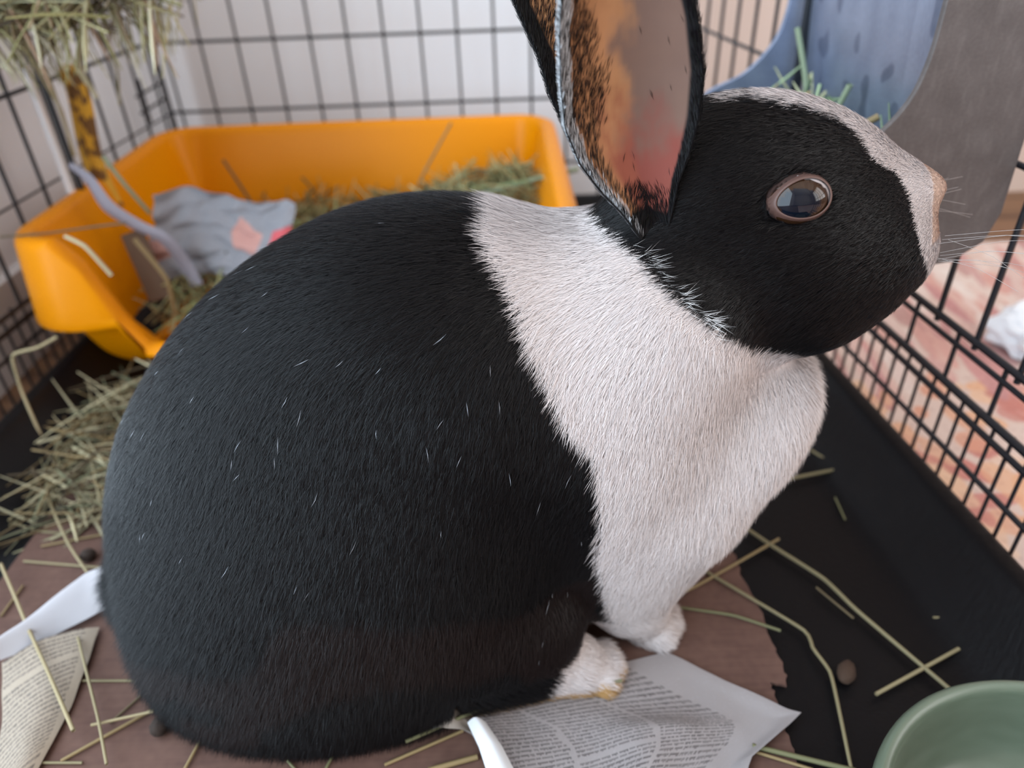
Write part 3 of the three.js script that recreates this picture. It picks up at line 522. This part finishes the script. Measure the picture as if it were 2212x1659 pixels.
function surfaceNets(f, lo, hi, h) {
  const n = lo.map((a, i) => Math.ceil((hi[i] - a) / h) + 1), [nx, ny, nzz] = n, F = new Float32Array(nx * ny * nzz), id = (i, j, k) => (k * ny + j) * nx + i;
  for (let k = 0; k < nzz; k++) for (let j = 0; j < ny; j++) for (let i = 0; i < nx; i++) F[id(i, j, k)] = f(lo[0] + i * h, lo[1] + j * h, lo[2] + k * h);
  const cell = new Int32Array(nx * ny * nzz).fill(-1), P = [], I = [];
  const E = [[0, 1], [0, 2], [0, 4], [1, 3], [1, 5], [2, 3], [2, 6], [3, 7], [4, 5], [4, 6], [5, 7], [6, 7]];
  for (let k = 0; k < nzz - 1; k++) for (let j = 0; j < ny - 1; j++) for (let i = 0; i < nx - 1; i++) {
    const v = []; let s = 0; for (let c = 0; c < 8; c++) { const q = F[id(i + (c & 1), j + ((c >> 1) & 1), k + (c >> 2))]; v.push(q); if (q < 0) s++; }
    if (s === 0 || s === 8) continue;
    let x = 0, y = 0, z = 0, c = 0;
    for (const [a, b] of E) if ((v[a] < 0) !== (v[b] < 0)) { const t = v[a] / (v[a] - v[b]); x += lerp(a & 1, b & 1, t); y += lerp((a >> 1) & 1, (b >> 1) & 1, t); z += lerp(a >> 2, b >> 2, t); c++; }
    cell[id(i, j, k)] = P.length / 3; P.push(lo[0] + (i + x / c) * h, lo[1] + (j + y / c) * h, lo[2] + (k + z / c) * h);
  }
  const quad = (a, b, c, d, flip) => { if (Math.min(a, b, c, d) < 0) return; flip ? I.push(a, c, b, a, d, c) : I.push(a, b, c, a, c, d); };
  for (let k = 1; k < nzz - 1; k++) for (let j = 1; j < ny - 1; j++) for (let i = 1; i < nx - 1; i++) {
    const s = F[id(i, j, k)] < 0;
    if (s !== F[id(i + 1, j, k)] < 0) quad(cell[id(i, j - 1, k - 1)], cell[id(i, j, k - 1)], cell[id(i, j, k)], cell[id(i, j - 1, k)], !s);
    if (s !== F[id(i, j + 1, k)] < 0) quad(cell[id(i - 1, j, k - 1)], cell[id(i - 1, j, k)], cell[id(i, j, k)], cell[id(i, j, k - 1)], !s);
    if (s !== F[id(i, j, k + 1)] < 0) quad(cell[id(i - 1, j - 1, k)], cell[id(i, j - 1, k)], cell[id(i, j, k)], cell[id(i - 1, j, k)], !s);
  }
  const N = []; const e = 0.0008;
  for (let i = 0; i < P.length; i += 3) { const [x, y, z] = [P[i], P[i + 1], P[i + 2]], g = V(f(x + e, y, z) - f(x - e, y, z), f(x, y + e, z) - f(x, y - e, z), f(x, y, z + e) - f(x, y, z - e)).normalize(); N.push(g.x, g.y, g.z); }
  const g = new THREE.BufferGeometry(); g.setAttribute('position', new THREE.Float32BufferAttribute(P, 3)); g.setAttribute('normal', new THREE.Float32BufferAttribute(N, 3)); g.setIndex(I);
  return g;
}
// coat pattern
const SADDLE = [[0.0, 0.046], [0.03, 0.0430], [0.058, 0.0379], [0.088, 0.0321], [0.1105, 0.0326], [0.1288, 0.0310], [0.1427, 0.0282], [0.1556, 0.0187], [0.1683, 0.0143], [0.1798, 0.0086], [0.1899, 0.0061], [0.1972, 0.0019], [0.2060, -0.0052], [0.2090, -0.0028], [0.2117, -0.0085], [0.22, -0.016]];
const COLLAR = [[0.028, 0.2110], [0.0312, 0.2077], [0.0356, 0.2064], [0.0463, 0.1999], [0.0516, 0.1945], [0.0618, 0.1865], [0.0717, 0.1795], [0.0882, 0.1671], [0.1068, 0.1587], [0.125, 0.147], [0.15, 0.13]];
const BLAZE_TOP = [[0.066, 0.2485], [0.0726, 0.2438], [0.0833, 0.2445], [0.0976, 0.2416], [0.1098, 0.2374], [0.1157, 0.2328], [0.1203, 0.2268], [0.1296, 0.2210], [0.134, 0.2153]];
const BLAZE_SIDE = [[0.176, 0.1600], [0.183, 0.1500], [0.1891, 0.1454], [0.1982, 0.1396], [0.2074, 0.1355], [0.2153, 0.1340]];
const BLACK = 0, WHITE = 1, NOSE = 2, STAIN = 3, BROWN = 4;
function coat(x, y, z, j = 0) {                 // j: jitter in metres
  if (y < 0.05 && x < 0.046 && Math.abs(z - ZC) > 0.028) {
    if (x > 0.004 + y * 0.35 + j && y < 0.031 - 0.1 * (0.035 - x)) return y < 0.0115 + j ? STAIN : WHITE;
    if (y < 0.009 && x > -0.03) return STAIN;
  }
  if (x < table(SADDLE, y)[0] + j) return nz(x * 22, y * 34, z * 9 + 4) + 0.55 * smooth(0.13, 0.06, y) > 0.62 ? BROWN : BLACK;
  if (y > 0.125 && x > 0.028 + j * 0.5 && y > table(COLLAR, x)[0] - j) {
    if (x < 0.062) return BLACK;
    const top = x > 0.134 ? 1 : y - table(BLAZE_TOP, x)[0] + j, sd = y > 0.2153 ? (x > 0.134 ? 1 : -1) : y < 0.174 ? -1 : x - table(BLAZE_SIDE, y)[0] + j;
    if ((x < 0.134 && top > 0) || (x >= 0.13 && sd > 0)) return x > 0.1445 && y > 0.198 ? NOSE : WHITE;
    return BLACK;
  }
  return WHITE;
}
const COAT = [[0.0036, 0.0031, 0.0036], [0.63, 0.558, 0.54], [0.62, 0.45, 0.36], [0.46, 0.27, 0.11], [0.0085, 0.0044, 0.0041]];

// ears
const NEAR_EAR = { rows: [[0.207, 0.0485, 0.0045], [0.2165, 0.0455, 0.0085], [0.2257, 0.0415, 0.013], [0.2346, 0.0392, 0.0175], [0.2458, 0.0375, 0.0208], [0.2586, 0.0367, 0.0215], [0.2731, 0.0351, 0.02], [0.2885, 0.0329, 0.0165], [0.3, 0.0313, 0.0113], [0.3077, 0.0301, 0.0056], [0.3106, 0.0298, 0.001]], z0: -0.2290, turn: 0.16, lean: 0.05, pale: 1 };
const FAR_EAR = { rows: [[0.205, 0.047, 0.006], [0.214, 0.046, 0.0085], [0.2227, 0.0432, 0.0135], [0.232, 0.0415, 0.0180], [0.2436, 0.039, 0.0210], [0.257, 0.0352, 0.0216], [0.272, 0.0262, 0.0200], [0.288, 0.0185, 0.0165], [0.300, 0.0130, 0.0115], [0.307, 0.0100, 0.0055], [0.309, 0.0092, 0.0010]], z0: -0.2680, turn: -0.25, lean: -0.10 };
function earMid(E, u, v) {                      // u -1..1 across, v 0..1 from base to tip
  const y = lerp(E.rows[0][0], E.rows[E.rows.length - 1][0], v), [c, w] = table(E.rows, y), phi = lerp(1.25, 1.0, v), R = w / Math.sin(phi), a = u * phi;
  const x = R * Math.sin(a), zz = R * (1 - Math.cos(a)), ct = Math.cos(E.turn), st = Math.sin(E.turn);
  return V(c + x * ct + (zz - R * 0.3) * st, y - 0.002 * Math.abs(u), E.z0 + E.lean * (y - 0.215) - x * st + (zz - R * 0.3) * ct);
}
function earPoint(E, u, v, s) {                 // s +1 inner face, -1 outer face
  const e = 0.004, p = earMid(E, u, v), n = earMid(E, u + e, v).sub(earMid(E, u - e, v)).cross(earMid(E, u, Math.min(v + e, 1)).sub(earMid(E, u, v - e))).normalize();
  const t = 0.0011 * Math.sqrt(Math.max(0, 1 - u * u * 0.96));
  return { p: p.addScaledVector(n, s * t), n: n.multiplyScalar(s) };
}
function earSkin(u, v) {
  const m = nz(u * 3, v * 8, 1) * 0.5 + nz(u * 9, v * 24, 2) * 0.3;
  const base = new THREE.Color().setRGB(0.36 + 0.12 * m, 0.165 + 0.06 * m, 0.074 + 0.03 * m);
  const dusky = new THREE.Color().setRGB(0.105, 0.068, 0.060), red = new THREE.Color().setRGB(0.20, 0.042, 0.030);
  base.lerp(dusky, 0.85 * smooth(-0.12, 0.22, u + 0.5 * m));
  base.lerp(red, 0.82 * smooth(0.42, 0.22, v + 0.2 * m) * smooth(-0.5, -0.2, u));
  return base;
}
function earGeo(E) {
  const nu = 40, nv = 60, loop = 2 * nu, P = [], C = [], I = [];
  for (let j = 0; j <= nv; j++) for (let i = 0; i < loop; i++) {
    const inner = i <= nu, u = inner ? -1 + 2 * i / nu : 1 - 2 * (i - nu) / nu, v = j / nv, q = earPoint(E, u * 0.999, v, inner ? 1 : -1).p;
    P.push(q.x, q.y, q.z);
    const furry = !inner || u < -0.72 || u > 0.84 || v < 0.07 || v > 0.86, c = furry ? new THREE.Color().setRGB(...COAT[0]) : earSkin(u, v); C.push(c.r, c.g, c.b);
  }
  for (let j = 0; j < nv; j++) for (let i = 0; i < loop; i++) { const a = j * loop + i, b = j * loop + (i + 1) % loop; I.push(a, b, b + loop, a, b + loop, a + loop); }
  const g = new THREE.BufferGeometry(); g.setAttribute('position', new THREE.Float32BufferAttribute(P, 3)); g.setAttribute('color', new THREE.Float32BufferAttribute(C, 3)); g.setIndex(I); g.computeVertexNormals();
  return g;
}
console.log('rabbit mesh');
const rabbit = thing('rabbit', 'black and white rabbit sitting sideways with white shoulder band and face stripe', 'rabbit', [0, 0, 0]);
const torso = surfaceNets(rabbitSdf, [-0.215, -0.002, -0.345], [0.172, 0.262, -0.155], 0.0022);
{
  const p = torso.attributes.position, C = [];
  for (let i = 0; i < p.count; i++) { const c = COAT[coat(p.getX(i), p.getY(i), p.getZ(i))]; C.push(...c); }
  torso.setAttribute('color', new THREE.Float32BufferAttribute(C, 3));
}
part('body', mergeGeometries([torso, earGeo(NEAR_EAR), earGeo(FAR_EAR)]), std('#ffffff', { vertexColors: true, roughness: 0.7, specularIntensity: 0.4 }), rabbit);

// fur
console.log('fur');
const FP = [], FC = [], FI = []; let hairs = 0;
function hair(p, n, f, lift, len, wid, c, r, twist = 0.45) {
  const t = f.clone().addScaledVector(n, -f.dot(n)).normalize(), s = t.clone().cross(n).normalize();
  const tw = (r() - .5) * 2 * twist, sw = s.clone().multiplyScalar(Math.cos(tw)).addScaledVector(n, Math.sin(tw));
  const m = p.clone().addScaledVector(t, len * 0.5 * Math.cos(lift * 1.25)).addScaledVector(n, len * 0.5 * Math.sin(lift * 1.25)).addScaledVector(s, (r() - .5) * len * 0.12);
  const e = m.clone().addScaledVector(t, len * 0.5 * Math.cos(lift * 0.6)).addScaledVector(n, len * 0.5 * Math.sin(lift * 0.6)).addScaledVector(s, (r() - .5) * len * 0.2);
  const b = FP.length / 3, w = wid / 2;
  FP.push(p.x, p.y, p.z, m.x - sw.x * w, m.y - sw.y * w, m.z - sw.z * w, m.x + sw.x * w, m.y + sw.y * w, m.z + sw.z * w, e.x, e.y, e.z);
  for (let k = 0; k < 4; k++) FC.push(c[0], c[1], c[2]);
  FI.push(b, b + 2, b + 1, b + 1, b + 2, b + 3); hairs++;
}
function flow(x, y, z) {
  if (x > 0.045 && y > table(COLLAR, x)[0] - 0.004) return V(-0.95, -0.32 - 0.5 * smooth(0.21, 0.17, y), 0);   // head
  const back = smooth(0.15, 0.215, y), front = smooth(0.02, 0.09, x);
  return V(lerp(lerp(-0.34, -1.0, back), -0.16, front), lerp(lerp(-1, -0.34, back), -1, front), 0);
}
{
  const r = rng(77), p = torso.attributes.position, nn = torso.attributes.normal, ix = torso.index.array, cam = V(0.05, 0.3, 0);
  const a = V(), b = V(), c = V(), n = V(), cum = [], wsum = [0]; let tot = 0;
  for (let i = 0; i < ix.length; i += 3) {
    a.fromBufferAttribute(p, ix[i]); b.fromBufferAttribute(p, ix[i + 1]); c.fromBufferAttribute(p, ix[i + 2]); n.fromBufferAttribute(nn, ix[i]);
    let w = b.clone().sub(a).cross(c.clone().sub(a)).length() / 2; const face = n.dot(cam.clone().sub(a).normalize());
    w *= face > -0.35 ? 1 : 0.22; if (a.y < 0.004) w = 0; if (a.x > 0.05 && a.y > 0.15) w *= 1.7; tot += w; cum.push(tot);
  }
  const COUNT = 760000;
  for (let k = 0; k < COUNT; k++) {
    const t = r() * tot; let lo = 0, hi = cum.length - 1; while (lo < hi) { const m = (lo + hi) >> 1; cum[m] < t ? lo = m + 1 : hi = m; }
    const i = lo * 3; let u = r(), v = r(); if (u + v > 1) { u = 1 - u; v = 1 - v; } const w = 1 - u - v;
    a.fromBufferAttribute(p, ix[i]).multiplyScalar(w).addScaledVector(b.fromBufferAttribute(p, ix[i + 1]), u).addScaledVector(c.fromBufferAttribute(p, ix[i + 2]), v);
    n.fromBufferAttribute(nn, ix[i]).multiplyScalar(w).addScaledVector(b.fromBufferAttribute(nn, ix[i + 1]), u).addScaledVector(c.fromBufferAttribute(nn, ix[i + 2]), v).normalize();
    const { x, y, z } = a, m = Math.abs(z - ZC);
    if (m > 0.008 && x > 0.07 && y > 0.19) { const q = V(x - EYE.x, y - EYE.y, m - EYE.z), eu = q.dot(EYE_U), ev = q.dot(EYE_V); if (Math.hypot(eu / 1.34, ev - 0.15 * eu) < 0.0076) continue; }
    const kind = coat(x, y, z, (r() - .5) * (x > 0.06 && y > 0.17 ? 0.0016 : 0.004)), head = x > 0.04 && y > table(COLLAR, x)[0] - 0.003, feet = y < 0.035 && x > -0.03;
    let len = kind === WHITE ? 0.0085 : 0.0070; if (head) len = kind === NOSE ? 0.0014 : lerp(0.0052, 0.0026, smooth(0.09, 0.14, x)); if (feet) len = 0.006;
    if (!head && x > 0.075 && y < 0.12) len = 0.010;
    len *= 0.65 + 0.7 * r();
    const f = flow(x, y, z).add(V((r() - .5) * 0.5, (r() - .5) * 0.5, (r() - .5) * 0.5)); if (feet) f.set(0.8, -0.5, (r() - .5) * 0.6);
    const hang = head ? 0 : smooth(0.13, 0.05, y) * smooth(0.035, -0.05, x), lift = (head ? 0.14 : 0.15) + 0.16 * r() + hang * (0.25 + 0.5 * r()); len *= 1 + 0.5 * hang;
    const base = COAT[kind], g = kind === BLACK ? 0.6 + 0.8 * r() : 0.94 + 0.12 * r();
    hair(a.clone(), n.clone(), f, lift, len, kind === WHITE ? 0.00018 : 0.00016, [base[0] * g, base[1] * g, base[2] * g], r);
  }
  // stray pale guard hairs on the black back
  for (let k = 0; k < 320; k++) {
    const i = ((r() * ix.length / 3) | 0) * 3; a.fromBufferAttribute(p, ix[i]); n.fromBufferAttribute(nn, ix[i]);
    if (n.z < 0.1 || a.x > 0.03 || coat(a.x, a.y, a.z) === WHITE || a.y < 0.02) continue;
    hair(a.clone().addScaledVector(n, 0.0022), n.clone(), flow(a.x, a.y, a.z).add(V((r() - .5) * 0.9, (r() - .5) * 0.9, 0)), 0.12, 0.0025 + 0.004 * r(), 0.00017, [0.28, 0.29, 0.32], r, 0.4);
  }
  // upright white tufts where the neck folds
  for (let k = 0; k < 240; k++) {
    const t = r(), x = lerp(0.040, 0.070, t), y = table(COLLAR, x)[0] - 0.001 - 0.006 * r() * r(); let z = -0.17; for (let s = 0; s < 60 && rabbitSdf(x, y, z) > 0; s++) z -= 0.0015;
    if (nz(t * 9, 1, 1) < -0.05) continue;
    hair(V(x, y, z), V(0, 0.2, 1).normalize(), V(0.8 + (r() - .5), 0.1 + (r() - .5) * 1.2, 0.3), 0.45 + 0.3 * r(), 0.005 + 0.005 * r(), 0.00009, [0.64, 0.60, 0.58], r, 0.6);
  }
  // ears
  for (const E of [NEAR_EAR, FAR_EAR]) {
    for (let k = 0; k < 42000; k++) {
      const v = Math.pow(r(), 1.1), u = lerp(-1, 1, r()), inner = r() < 0.5; if (inner && !(r() < smooth(-0.25, -0.7, u + 0.35 * nz(v * 9, 1, u * 3)) || u > 0.88 || v < 0.1 + 0.05 * r() || r() < 0.003)) continue;
      const w = table(E.rows, lerp(E.rows[0][0], E.rows[E.rows.length - 1][0], v))[1]; if (r() > w / 0.0225) continue;
      const q = earPoint(E, u, v, inner ? 1 : -1), up = V(-0.1, 1, 0), pale = E.pale && u < -0.74 + 0.12 * nz(v * 14, 2, 2) && r() < 0.8, tone = pale ? [0.48, 0.49, 0.51] : COAT[0].map(q => q * (0.6 + 0.9 * r()));  // pale rim hairs: window glint on the ear edge put into hair colour
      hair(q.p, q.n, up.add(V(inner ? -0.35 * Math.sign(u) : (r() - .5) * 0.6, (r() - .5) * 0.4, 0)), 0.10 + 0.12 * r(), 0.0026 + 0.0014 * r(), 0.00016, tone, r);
    }
    for (let k = 0; k < 2600; k++) { const v = 0.05 + 0.9 * r(), s = r() < 0.6 ? -1 : 1, q = earPoint(E, s * 0.98, v, 1), out = V(s, 0.7, 0.2); const pale = E.pale && s < 0 && r() < 0.75; hair(q.p, V(s * 0.8, 0, 0.6).normalize(), out.add(hrand(r, 1)), 0.15, 0.0022, 0.00018, pale ? [0.48, 0.49, 0.51] : COAT[0], r); }  // pale edge fringe carries the same painted glint
  }
}
{
  const g = new THREE.BufferGeometry(); g.setAttribute('position', new THREE.Float32BufferAttribute(FP, 3)); g.setAttribute('color', new THREE.Float32BufferAttribute(FC, 3)); g.setIndex(FI); g.computeVertexNormals();
  const m = part('fur', g, std('#ffffff', { vertexColors: true, roughness: 0.42, specularIntensity: 0.34, sheen: 0.42, sheenRoughness: 0.4, sheenColor: new THREE.Color().setRGB(0.46, 0.54, 0.68), side: THREE.DoubleSide }), rabbit); m.userData.kind = 'stuff';
  console.log('hairs', hairs);
}
// eyes
for (const s of [1, -1]) {
  const R = EYE_R, g = new THREE.SphereGeometry(R, 64, 48), p = g.attributes.position, C = [], ax = V(-0.16, 0.14, s * 1.0).normalize();
  for (let i = 0; i < p.count; i++) {
    const v = V(p.getX(i), p.getY(i), p.getZ(i)).normalize(), an = Math.acos(clamp(v.dot(ax), -1, 1)), k = 0.5 + 0.5 * nz(v.x * 14, v.y * 14, v.z * 14);
    const c = an < 0.56 ? [0.003, 0.005, 0.010] : an < 0.92 ? [0.022 + 0.012 * k, 0.010 + 0.005 * k, 0.006] : an < 0.98 ? [0.012, 0.006, 0.005] : an < 1.16 && v.x > ax.x ? [0.36, 0.31, 0.30] : [0.05, 0.03, 0.026]; C.push(...c);
    const q = R * (an < 0.9 ? 1 + 0.05 * (1 - (an / 0.9) ** 2) : 1), U = V(EYE_U.x, EYE_U.y, EYE_U.z * s), w = v.clone().multiplyScalar(q); w.addScaledVector(U, w.dot(U) * (EYE_W - 1)); p.setXYZ(i, w.x, w.y, w.z);
  }
  g.setAttribute('color', new THREE.Float32BufferAttribute(C, 3)); g.computeVertexNormals();
  const eye = part('eye', g, std('#ffffff', { vertexColors: true, roughness: 0.04, specularIntensity: 0.75 }), rabbit); eye.position.set(EYE_C.x, EYE_C.y, ZC + s * EYE_C.z);
  eye.userData.label = 'glossy dark brown eye';
  // lid: a rim from the opening over the eyeball out to the face
  const lidGeo = gridGeo(64, 8, (u, v) => {
    const t = u * 2 * PI, a = lerp(0.0085, 0.0108, v), b = lerp(0.0059, 0.0080, v), ex = a * Math.cos(t), ey = b * Math.sin(t) * (1 + 0.10 * Math.cos(t)), x = ex * 0.985 - ey * 0.17, y = ex * 0.17 + ey * 0.985;
    const q = EYE.clone().addScaledVector(EYE_U, x).addScaledVector(EYE_V, y); let hs = 0.006; while (hs > -0.006 && rabbitFace(q.x + EYE_N.x * hs, q.y + EYE_N.y * hs, q.z + EYE_N.z * hs) > 0) hs -= 0.00015;
    const hi = Math.sqrt(Math.max(0, (R * 1.045) ** 2 - (x / EYE_W) ** 2 - y * y)) - EYE_IN, h = lerp(Math.max(hi, hs - 0.0008), hs - 0.0008, smooth(0.1, 1, v)) + 0.0009 * Math.sin(PI * v);
    q.addScaledVector(EYE_N, h); return V(q.x, q.y, ZC + s * q.z);
  });
  const lid = part('eyelid', lidGeo, std('#563e37', { roughness: 0.5, side: THREE.DoubleSide }), rabbit); lid.userData.label = 'pinkish brown eyelid rim';
}
// whiskers
{
  const r = rng(91), list = [];
  for (const s of [1, -1]) for (let k = 0; k < 11; k++) {
    const a = V(0.146 + 0.006 * r(), 0.190 + 0.010 * r(), ZC + s * 0.017), d = V(0.75 + 0.3 * r(), -0.35 + 0.7 * r(), s * (0.25 + 0.5 * r())).normalize(), l = 0.022 + 0.022 * r();
    list.push(tube([a, a.clone().addScaledVector(d, l * 0.5).add(V(0, 0.001, 0)), a.clone().addScaledVector(d, l).add(V(0, -0.002, 0))], 0.00006, 8, 4));
  }
  for (const g of list) part('whisker', g, std('#a39c98', { roughness: 0.4 }), rabbit);
}

scene.traverse(o => { if (o.isMesh) o.castShadow = o.receiveShadow = true; });
renderer.render(scene, camera);
